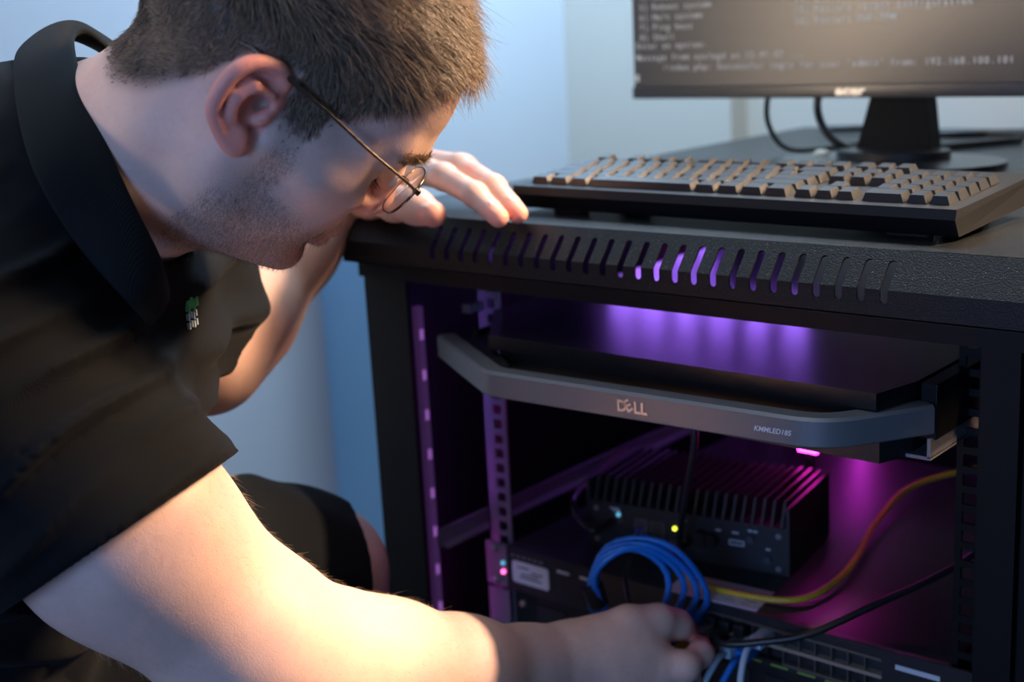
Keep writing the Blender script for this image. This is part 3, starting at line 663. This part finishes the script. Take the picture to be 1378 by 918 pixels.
def hline(f): return np.interp(f, hl_x, hl_y)
ss = lambda a, b, x: np.clip((x - a) / (b - a), 0, 1) ** 2 * (3 - 2 * np.clip((x - a) / (b - a), 0, 1))
earish = (ar > .0765) & (f_ > -.040) & (f_ < .004) & (u_ < .040) & (u_ > -.026)
hairm = ss(-.007, .014, u_ - hline(f_)) * inhead * (~earish)
# stubble over jaw, chin and upper lip
st = ss(-.020, -.050, u_ + .25 * np.abs(f_ - .04)) * ss(-.012, .012, f_) * ss(-.125, -.105, u_) * inhead
st = np.clip(st + .8 * ss(.016, .004, np.hypot(f_ - .022, (u_ + .018) * .5)) * inhead, 0, 1) * (~earish)
red = np.zeros(len(P)); red[earish & inhead] = .9
red += .6 * inhead * ss(.030, .010, np.hypot(f_ - .085, np.hypot(u_ + .062, ar * .7))) + .5 * inhead * ss(.03, .012, np.hypot(f_ - .105, u_ + .018))
for c, rr in (((.204, -.015, .706), .02), ((.205, .008, .706), .02), ((.146, -.030, .7075), .02), ((.346, .05, .344), .02), ((.3335, .0455, .357), .02), ((.151, .004, .736), .012), ((.139, .03, .738), .012)):
    red += .7 * ss(rr, rr * .4, np.linalg.norm(P - np.array(c), axis=1))
att = me.color_attributes.new('zones', 'FLOAT_COLOR', 'POINT')
cc = np.ones((len(P), 4), np.float32); cc[:, 0] = st; cc[:, 1] = np.clip(red, 0, 1); cc[:, 2] = hairm; att.data.foreach_set('color', cc.ravel())
# skin material
m = mat('skin', (.66, .43, .34), .48, sss=.22, spec=.4); nt = m.node_tree; b = nt.nodes['Principled BSDF']
def N(t, **k):
    n = nt.nodes.new(t)
    for a, v in k.items(): setattr(n, a, v)
    return n
at_ = N('ShaderNodeAttribute', attribute_name='zones'); sp = N('ShaderNodeSeparateColor'); nt.links.new(at_.outputs['Color'], sp.inputs[0]); tc = N('ShaderNodeTexCoord')
def noise(sc, det=4):
    n = N('ShaderNodeTexNoise'); n.inputs['Scale'].default_value = sc; n.inputs['Detail'].default_value = det; nt.links.new(tc.outputs['Object'], n.inputs['Vector']); return n
def mixc(fac, a, bc):
    x = N('ShaderNodeMix', data_type='RGBA'); nt.links.new(fac, x.inputs[0])
    for i, v in ((6, a), (7, bc)):
        if isinstance(v, tuple): x.inputs[i].default_value = (*v, 1)
        else: nt.links.new(v, x.inputs[i])
    return x.outputs[2]
def mul(a, bb):
    x = N('ShaderNodeMath', operation='MULTIPLY', use_clamp=True); nt.links.new(a, x.inputs[0])
    if isinstance(bb, float): x.inputs[1].default_value = bb
    else: nt.links.new(bb, x.inputs[1])
    return x.outputs[0]
def ramp(o, a, b_):
    x = N('ShaderNodeMapRange'); x.inputs[1].default_value = a; x.inputs[2].default_value = b_; nt.links.new(o, x.inputs[0]); return x.outputs[0]
c = mixc(ramp(noise(45).outputs['Fac'], .35, .7), (.64, .41, .33), (.72, .46, .36))
c = mixc(mul(ramp(noise(260, 2).outputs['Fac'], .5, .75), .35), c, (.60, .34, .27))
c = mixc(mul(sp.outputs[1], .80), c, (.82, .27, .20))
c = mixc(mul(sp.outputs[0], ramp(noise(1500, 1).outputs['Fac'], .38, .62)), c, (.24, .15, .11))
c = mixc(sp.outputs[2], c, (.10, .062, .040))
nt.links.new(c, b.inputs['Base Color'])
bp = N('ShaderNodeBump'); bp.inputs['Strength'].default_value = .35; bp.inputs['Distance'].default_value = .0006
nt.links.new(noise(900, 3).outputs['Fac'], bp.inputs['Height']); nt.links.new(bp.outputs['Normal'], b.inputs['Normal'])
body = link('body', me, m, person)

# --- nails
M['nail'] = mat('nail', (.78, .52, .44), .25, sss=.2)
def nail(c, d, up, w_=.0062, l_=.0075):
    d = Vector(d).normalized(); up = Vector(up); up = (up - d * up.dot(d)).normalized(); s = d.cross(up)
    Mx = Matrix(((s.x, d.x, up.x, c[0]), (s.y, d.y, up.y, c[1]), (s.z, d.z, up.z, c[2]), (0, 0, 0, 1)))
    MB().sphere((0, 0, 0), 1, (w_, l_, .0022), 14, Mx).build('nail', M['nail'], person, True)
nail((.198, -.0130, .7165), (.032, -.009, -.0155), (.1, .0, 1), .0055, .0065); nail((.198, .0110, .7172), (.037, -.014, -.018), (.1, 0, 1), .0055, .0065)
nail((.142, -.0330, .7165), (.024, -.0045, -.004), (.1, -.45, 1), .0068, .0085)

# --- hair
def strands(name, roots, nrm, dirs, lens, rad, m, parent, bend=.3, seg=3, kind=None):
    n = len(roots); t = np.linspace(0, 1, seg + 1); g = rng.randn(n, 3) * .22
    side = np.cross(dirs, nrm); side /= np.linalg.norm(side, axis=1)[:, None] + 1e-9
    V = []; 
    for k in range(seg + 1):
        tt = t[k]; c = roots + (nrm * (1 - bend) * (1 - .55 * tt) * .75 + dirs * (bend + .55 * tt) + g * tt) * (lens * tt)[:, None]
        rr = (rad * (1 - .8 * tt))
        for a in range(3):
            ca, sa = math.cos(2.094 * a), math.sin(2.094 * a); V.append(c + (side * ca + nrm * sa) * (rr[:, None] if hasattr(rr, 'shape') and rr.ndim else rr))
    V = np.stack(V, 1); k3 = 3 * (seg + 1); F = []
    base = np.arange(n)[:, None] * k3
    for k in range(seg):
        for a in range(3):
            b_ = (a + 1) % 3; F.append(base + np.array([[k * 3 + a, k * 3 + b_, (k + 1) * 3 + b_, (k + 1) * 3 + a]]))
    me = np_mesh(name, V.reshape(-1, 3), np.concatenate(F)); o = link(name, me, m, parent); return tag(o, kind=kind) if kind else o
def norms(me):
    n = np.zeros(len(me.vertices) * 3, np.float32); me.vertices.foreach_get('normal', n); return n.reshape(-1, 3)
NV = norms(me); hm = mat('hair_brown', (.085, .050, .027), .42, spec=.6); hn = hm.node_tree
oi = hn.nodes.new('ShaderNodeNewGeometry'); rp = hn.nodes.new('ShaderNodeMix'); rp.data_type = 'RGBA'; rp.inputs[6].default_value = (.065, .040, .025, 1); rp.inputs[7].default_value = (.38, .245, .14, 1)
hn.links.new(oi.outputs['Random Per Island'], rp.inputs[0]); hn.links.new(rp.outputs[2], hn.nodes['Principled BSDF'].inputs['Base Color'])
def sample(mask, n, jit=.0012):
    ids = np.flatnonzero(mask); ids = rng.choice(ids, n); return P[ids] + rng.randn(n, 3) * jit * .5, NV[ids].astype(float), Q[ids]
vis = (r_ > -.075) & inhead
Rt, Nn, Ql = sample((rng.rand(len(P)) < hairm ** 1.6) & vis, 52000)
fl, ul = Ql[:, 1], Ql[:, 2]
top = ss(.03, .10, ul); nape = ss(-.02, -.05, fl) * ss(.05, -.02, ul)
lens = .0055 + .016 * top + .002 * ss(-.03, .03, fl) * ss(.02, .06, ul); lens = lens * (1 - .45 * nape) * ss(-.004, .018, ul - hline(fl) + .004).clip(.35, 1) * (.7 + .6 * rng.rand(len(Rt)))
wav = np.sin(Rt[:, 0] * 210 + 3 * np.sin(Rt[:, 1] * 130)) + np.sin(Rt[:, 2] * 190 + 2.0 * np.sin(Rt[:, 0] * 160))
dl = np.zeros((len(Rt), 3)); dl[:, 1] = .9 * top + .25 + .30 * wav; dl[:, 2] = -.75 * (1 - top) + .05 - .2 * wav; dl[:, 1] -= .9 * nape
dw = dl @ HR.T; dw -= (dw * Nn).sum(1)[:, None] * Nn; dw /= np.linalg.norm(dw, axis=1)[:, None] + 1e-6
strands('hair', Rt, Nn, dw, lens, .00030, hm, person, .45, 3, 'stuff')
bro = inhead & (f_ > .055) & (np.abs(u_ - (.030 + .05 * (ar - .03) * (ar < .035))) < .0045) & (ar > .012) & (ar < .058)
Rt, Nn, Ql = sample(bro, 1500, .0006); dl = np.zeros((len(Rt), 3)); dl[:, 0] = np.sign(Ql[:, 0]) * .8; dl[:, 1] = -.3; dl[:, 2] = .35
strands('eyebrows', Rt, Nn, dl @ HR.T, .007 + .003 * rng.rand(len(Rt)), .00018, hm, person, .4, 2, 'stuff')
Rt, Nn, Ql = sample((st > .45) & (r_ > -.03) & (hairm < .3), 5200, .0008); dl = np.zeros((len(Rt), 3)); dl[:, 2] = -1; dl[:, 1] = .2
strands('stubble', Rt, Nn, dl @ HR.T, .0016 + .0012 * rng.rand(len(Rt)), .00009, hm, person, .5, 1, 'stuff')
lash = inhead & (f_ > .070) & (np.abs(u_ - .002) < .0016) & (ar > .022) & (ar < .049)
if lash.sum() > 5:
    Rt, Nn, Ql = sample(lash, 160, .0003); dl = np.zeros((len(Rt), 3)); dl[:, 1] = .8; dl[:, 2] = -.3; dl[:, 0] = np.sign(Ql[:, 0]) * .4
    strands('eyelashes', Rt, Nn, dl @ HR.T, .006 + .002 * rng.rand(len(Rt)), .00014, mat('lash', (.02, .012, .01), .6), person, .3, 2, 'stuff')
fh = mat('arm_hair', (.50, .34, .20), .4, spec=.6)
arm = (P[:, 0] > .19) & (P[:, 0] < .31) & (P[:, 2] < .60) & (P[:, 2] > .33) & (P[:, 1] < -.02) & (P[:, 1] > -.42)
Rt, Nn, Ql = sample(arm, 4200, .001); dl = np.tile(np.array([.25, .6, -.75]), (len(Rt), 1)) + rng.randn(len(Rt), 3) * .35
strands('arm_hair', Rt, Nn, dl, .003 + .0055 * rng.rand(len(Rt)), .00007, fh, person, .35, 3, 'stuff')

# --- polo shirt
S = Field(axis((-.32, -.10, .006), (-.10, .30, .0030)), axis((-.60, -.50, .006), (-.50, -.13, .0030)), axis((.36, .46, .006), (.46, .90, .0030)))
S.cap((.068, -.397, .640), (.012, -.285, .700), .118, .110, .03)
S.cap((.045, -.355, .655), (-.02, -.390, .55), .128, .132, .06)
S.cap((-.02, -.390, .55), (-.07, -.380, .40), .130, .135, .05)
S.cap((.057, -.320, .770), (-.046, -.375, .700), .070, .105, .06)
S.cap(rsh, (.062, -.40, .66), .078, .10, .05); S.cap(lsh, (.0, -.29, .69), .068, .10, .05)
S.path([(.108, -.340, .758), (.085, -.338, .740)], [.086, .092], .03)
S.path([rsh, (.200, -.392, .566), (.245, -.322, .482)], [.076, .078, .074], .04)
S.path([lsh, (.002, -.200, .665), (-.012, -.172, .625)], [.068, .067, .063], .04)
# folds: raised cloth ridges and grooves
def fold_(pts, r, k=.022, op='add'): S.path([np.array(p) for p in pts], r, k, op)
outer = S.D.copy()
X = S.a[0][:, None, None]; Y = S.a[1][None, :, None]; Z = S.a[2][None, None, :]
def plane(n, p):
    n = np.array(n, float); n /= np.linalg.norm(n); return (X - p[0]) * n[0] + (Y - p[1]) * n[1] + (Z - p[2]) * n[2]
wv = .0011 * np.sin(95 * (X + .6 * Y) + 4 * np.sin(23 * Z + 2)) * np.sin(70 * Z + 30 * Y + 3 * np.sin(31 * X)) + .0016 * np.sin(60 * (Z - .5 * X) + 5 * np.sin(17 * Y))
ra_, rb_ = np.array([.140, -.445, .668]), np.array([.255, -.300, .430]); dd = rb_ - ra_; Lr = np.linalg.norm(dd); dd = dd / Lr
tt = (X - ra_[0]) * dd[0] + (Y - ra_[1]) * dd[1] + (Z - ra_[2]) * dd[2]
e1 = np.cross(dd, [0, 0, 1.]); e1 /= np.linalg.norm(e1); e2 = np.cross(dd, e1)
u1 = (X - ra_[0]) * e1[0] + (Y - ra_[1]) * e1[1] + (Z - ra_[2]) * e1[2]; u2 = (X - ra_[0]) * e2[0] + (Y - ra_[1]) * e2[1] + (Z - ra_[2]) * e2[2]
rho = np.sqrt(u1 ** 2 + u2 ** 2) + 1e-4; co_, si_ = u1 / rho, u2 / rho
ph = tt / .031 * 2 * PI + 1.9 * co_ + 1.1 * si_ + 1.3 * np.sin(18 * u1 + 25 * u2 + 1)
msk = np.clip((tt + .08) / .06, 0, 1) * np.clip((.150 - tt) / .06, 0, 1) * np.clip((.125 - rho) / .03, 0, 1)
ridge = (.5 + .5 * np.sin(ph)) ** 3.2
amp = .0055 * (.55 + .45 * np.sin(1.7 * ph / 3 + 3 * si_ + 1))
outer = outer - (ridge * amp * 2.0 * msk).astype(np.float32)
gw = Z * 1.0 + .45 * X + .35 * Y; ph2 = gw / .060 * 2 * PI + 1.6 * np.sin(14 * X - 9 * Y + 2) + 1.2 * np.sin(22 * Y + 8 * Z)
msk2 = np.clip(-(tt + .02) / .05, 0, 1) + np.clip((rho - .115) / .04, 0, 1); msk2 = np.clip(msk2, 0, 1)
outer = outer - ((.5 + .5 * np.sin(ph2)) ** 2 * .0075 * msk2).astype(np.float32)
outer = outer + wv.astype(np.float32) * .5
shell = np.maximum(outer, -(outer + .0085))
hA, hB, hC = np.array([.266, -.374, .600]), np.array([.195, -.456, .537]), np.array([.102, -.340, .515])
hn_ = np.cross(hB - hA, hC - hA); hn_ /= np.linalg.norm(hn_)
if hn_ @ (np.array([.25, -.303, .435]) - hA) < 0: hn_ = -hn_
ra = np.array([.140, -.445, .668]); rb = np.array([.25, -.30, .44])
ab = rb - ra; t = np.clip(((X - ra[0]) * ab[0] + (Y - ra[1]) * ab[1] + (Z - ra[2]) * ab[2]) / (ab @ ab), 0, 1.2)
near = np.sqrt((X - ra[0] - t * ab[0]) ** 2 + (Y - ra[1] - t * ab[1]) ** 2 + (Z - ra[2] - t * ab[2]) ** 2) - .11
cut = np.maximum(-plane(hn_, hA), near)   # past the hem and near the arm
shell = np.maximum(shell, -cut)
la = np.array(lel) - np.array([.0, -.205, .675]); shell = np.maximum(shell, -np.maximum(-plane(la, (-.012, -.172, .628)), plane((0, -1, 0), (0, -.235, 0))))
nd = H(0, -.02, -.045) - np.array([.085, -.335, .745]); nd /= np.linalg.norm(nd)
ta = (X - .085) * nd[0] + (Y + .335) * nd[1] + (Z - .745) * nd[2]
rad = np.sqrt(np.maximum((X - .085) ** 2 + (Y + .335) ** 2 + (Z - .745) ** 2 - ta ** 2, 0))
shell = np.maximum(shell, -np.maximum(rad - .070, -(ta - .022)))
shell = np.maximum(shell, .405 - Z + 0 * X)
S.D = shell.astype(np.float32); SP, SF = S.mesh(); SP = relax(SP, SF, 6)
def cloth(name, col, sc, strength, rough=.85):
    m = mat(name, col, rough, sheen=.02, spec=.15); nt = m.node_tree; b = nt.nodes['Principled BSDF']; b.inputs['Sheen Roughness'].default_value = .5
    tc = nt.nodes.new('ShaderNodeTexCoord'); wv = nt.nodes.new('ShaderNodeTexWave'); wv.inputs['Scale'].default_value = sc; wv.inputs['Distortion'].default_value = .6
    nt.links.new(tc.outputs['Object'], wv.inputs['Vector']); bp = nt.nodes.new('ShaderNodeBump'); bp.inputs['Strength'].default_value = strength; bp.inputs['Distance'].default_value = .0004
    nt.links.new(wv.outputs['Fac'], bp.inputs['Height']); nt.links.new(bp.outputs['Normal'], b.inputs['Normal']); return m
M['shirt'] = cloth('black_knit', (.0034, .0036, .0042), 700, .25); M['collar'] = cloth('ribbed_knit', (.005, .0065, .0075), 420, .45); M['shorts'] = cloth('shorts_twill', (.0025, .003, .004), 500, .25)
shirt = link('polo_shirt', np_mesh('polo_shirt', SP, SF), M['shirt'], person)
# --- collar: folded band, outer leaf and inner stand
RIM = [(.209, -.336, .704), (.227, -.353, .731), (.221, -.367, .770), (.198, -.367, .812), (.147, -.346, .847), (0.099, -0.313, 0.867), (0.078, -0.284, 0.867), (0.077, -0.249, 0.828), (.085, -.232, .765), (.127, -.254, .718), (.166, -.297, .690)]
OUT = [(.221, -.359, .687), (.232, -.383, .710), (.208, -.399, .748), (0.188, -0.408, 0.794), (0.120, -0.373, 0.838), (0.036, -0.315, 0.861), (0.034, -0.273, 0.872), (-.007, -.184, .833), (.050, -.195, .745), (.105, -.226, .693), (.158, -.284, .666)]
Rs, Os = spline(RIM, 6), spline(OUT, 6); ctr = Vector((.10, -.31, .77)); vs = []; n = len(Rs); k = 12
for a, o in zip(Rs, Os):
    inw = (ctr - a); inw = inw - (o - a).normalized() * inw.dot((o - a).normalized()); inw.normalize(); dn_ = (o - a)
    stand = a + dn_ * .75 + inw * .011
    up = -dn_.normalized()
    prof = [o, o + (a - o) * .35 - inw * .004, o + (a - o) * .75 - inw * .004, a - inw * .001 + up * .001, a + up * .0035 + inw * .003, a + inw * .0065 + up * .001, a + dn_ * .3 + inw * .0095, stand,
            stand + inw * -.003, a + dn_ * .3 + inw * .0060, a + inw * .0025 - up * .004, o + inw * .0028]
    vs += prof
fs = [(i * k + j, i * k + (j + 1) % k, (i + 1) * k + (j + 1) % k, (i + 1) * k + j) for i in range(n - 1) for j in range(k)] + [tuple(range(k))[::-1], tuple(range((n - 1) * k, n * k))]
col_ = MB().add(vs, fs).build('collar', M['collar'], shirt, True, .9); md = col_.modifiers.new('s', 'SUBSURF'); md.levels = 1; md.render_levels = 2
# --- shorts
G = Field(axis((-.30, .16, .004)), axis((-.62, -.02, .004)), axis((.12, .58, .004)))
G.cap((-.02, -.385, .50), (-.075, -.375, .42), .128, .140, .05)
G.path([(-.03, -.30, .42), (.020, -.17, .403), (.046, -.115, .396)], [.098, .082, .072], .04)
G.path([(-.10, -.42, .40), (-.06, -.36, .24)], [.108, .090], .05)
gX = G.a[0][:, None, None]; gY = G.a[1][None, :, None]; gZ = G.a[2][None, None, :]
G.D += (.0020 * np.sin(110 * gY + 3 * np.sin(40 * gX)) * np.sin(30 * gZ + 20 * gX)).astype(np.float32)
sh = np.maximum(G.D, -(G.D + .011))
kn = np.array([.35, .90, -.1]); kn /= np.linalg.norm(kn)
sh = np.maximum(sh, (gX - .050) * kn[0] + (gY + .078) * kn[1] + (gZ - .39) * kn[2])
G.D = sh.astype(np.float32); GP, GF = G.mesh(); link('shorts', np_mesh('shorts', relax(GP, GF, 2), GF), M['shorts'], person)

# ------------------------------------------------------------------ eyeglasses
eg = thing('eyeglasses', 'thin dark metal eyeglasses worn low on the nose of the person', 'glasses', tuple(H(0, .10, .01)))
gm = mat('lens_glass', (1, 1, 1), .02); gb = gm.node_tree.nodes['Principled BSDF']; gb.inputs['Transmission Weight'].default_value = 1; gb.inputs['IOR'].default_value = 1.5
gmt = mat('bronze_wire', (.20, .15, .11), .25, .9)
LO = [(0.012, 0.1083, 0.0175), (0.022, 0.1077, 0.0235), (0.036, 0.1063, 0.0265), (0.049, 0.1044, 0.026), (0.0575, 0.1029, 0.0205), (0.059, 0.1026, 0.0125), (0.053, 0.1037, 0.002), (0.042, 0.1055, -0.007), (0.03, 0.107, -0.0125), (0.019, 0.1079, -0.015), (0.0115, 0.1083, -0.013), (0.01, 0.1083, -0.003), (0.01, 0.1083, 0.009)]
LO = LO[::-1]
for s_ in (1, -1):
    pts = [H(a * s_, f, u) for a, f, u in LO]; cen = sum(pts) / len(pts); pl_ = spline([Vector(q) for q in pts + [pts[0]]], 4)[:-1]
    fd = Vector(HR[:, 1]); n = len(pl_); vs = [q for q in pl_] + [q - fd * .0014 for q in pl_] + [Vector(cen), Vector(cen) - fd * .0014]
    fs = [(i, (i + 1) % n, (i + 1) % n + n, i + n) for i in range(n)] + [(2 * n, (i + 1) % n, i) for i in range(n)] + [(2 * n + 1, i + n, (i + 1) % n + n) for i in range(n)]
    MB().add(vs, fs).build('lens', gm, eg)
    MB().tube([q - fd * .0007 for q in pl_ + [pl_[0], pl_[1]]], .00085, 7).build('rim', gmt, eg, True)
    arm_ = spline([H(.0575 * s_, .1028, .0200), H(.0660 * s_, .1015, .0215), H(.0705 * s_, .0980, .0219), H(.0735 * s_, .0878, .0237), H(.0765 * s_, .0602, .0257), H(.079 * s_, .0238, .0297), H(.0805 * s_, -.0062, .0318), H(.0790 * s_, -.0200, .0320), H(.0720 * s_, -.0330, .0300), H(.0640 * s_, -.0450, .0240)], 6)
    MB().tube(arm_, .0011, 8, [.0011] * 30 + [.0011 + .0006 * min(1, (i - 30) / 6) for i in range(30, len(arm_))]).build('temple_arm', gmt, eg, True)
    MB().box(-.0014, .0014, -.0022, .0022, -.0018, .0018, Matrix.Translation(H(.0700 * s_, .0990, .0218)) @ Matrix([[*HR[i]] for i in range(3)]).to_4x4(), bev=.0005).build('hinge', gmt, eg, True)
    pad = MB().tube(spline([H(.0105 * s_, .1080, .0060), H(.0125 * s_, .1060, .0090), H(.0120 * s_, .1040, .0080), H(.0105 * s_, .1030, .0040)], 5), .0005, 6).build('pad_arm', gmt, eg, True)
    MB().sphere((0, 0, 0), .0045, (.35, .7, 1.1), 12, Matrix.Translation(H(.0102 * s_, .1020, .0020)) @ Matrix([[*HR[i]] for i in range(3)]).to_4x4()).build('nose_pad', mat('silicone', (.7, .68, .66), .2), pad, True)
MB().tube(spline([H(.0105, .1082, .0125), H(.005, .1105, .0155), H(-.005, .1105, .0155), H(-.0105, .1082, .0125)], 5), .0009, 7).build('bridge', gmt, eg, True)

# embroidered mark on the chest
def patch(c, nrm, w_, h_, t, nm, m, par, dx=0, dz=0):
    nz = Vector(nrm).normalized(); ux = Vector((0, 0, 1)).cross(nz).normalized(); uy = nz.cross(ux); c = Vector(c) + nz * .0015 + ux * dx + uy * dz
    Mx = Matrix(((ux.x, uy.x, nz.x, c.x), (ux.y, uy.y, nz.y, c.y), (ux.z, uy.z, nz.z, c.z), (0, 0, 0, 1)))
    return MB().box(-w_ / 2, w_ / 2, -h_ / 2, h_ / 2, -.002, t, Mx).build(nm, m, par)
thr = [mat('green_thread', (.10, .42, .12), .7), mat('pale_thread', (.55, .62, .62), .7)]
for i in range(4): patch((.1680, -.2925, .6840), (.90, .43, -.05), .0024 + .0012 * (i % 2), .0075, .0006, 'stitched_mark', thr[0], shirt, -.0050 + .0036 * i, .002 * (i % 2))
for i in range(8): patch((.1672, -.2925, .6735), (.90, .43, 0), .0016, .0042, .0006, 'stitched_mark', thr[1], shirt, -.0055 + .0034 * (i % 4), .0030 - .0062 * (i // 4) + .001 * (i % 2))
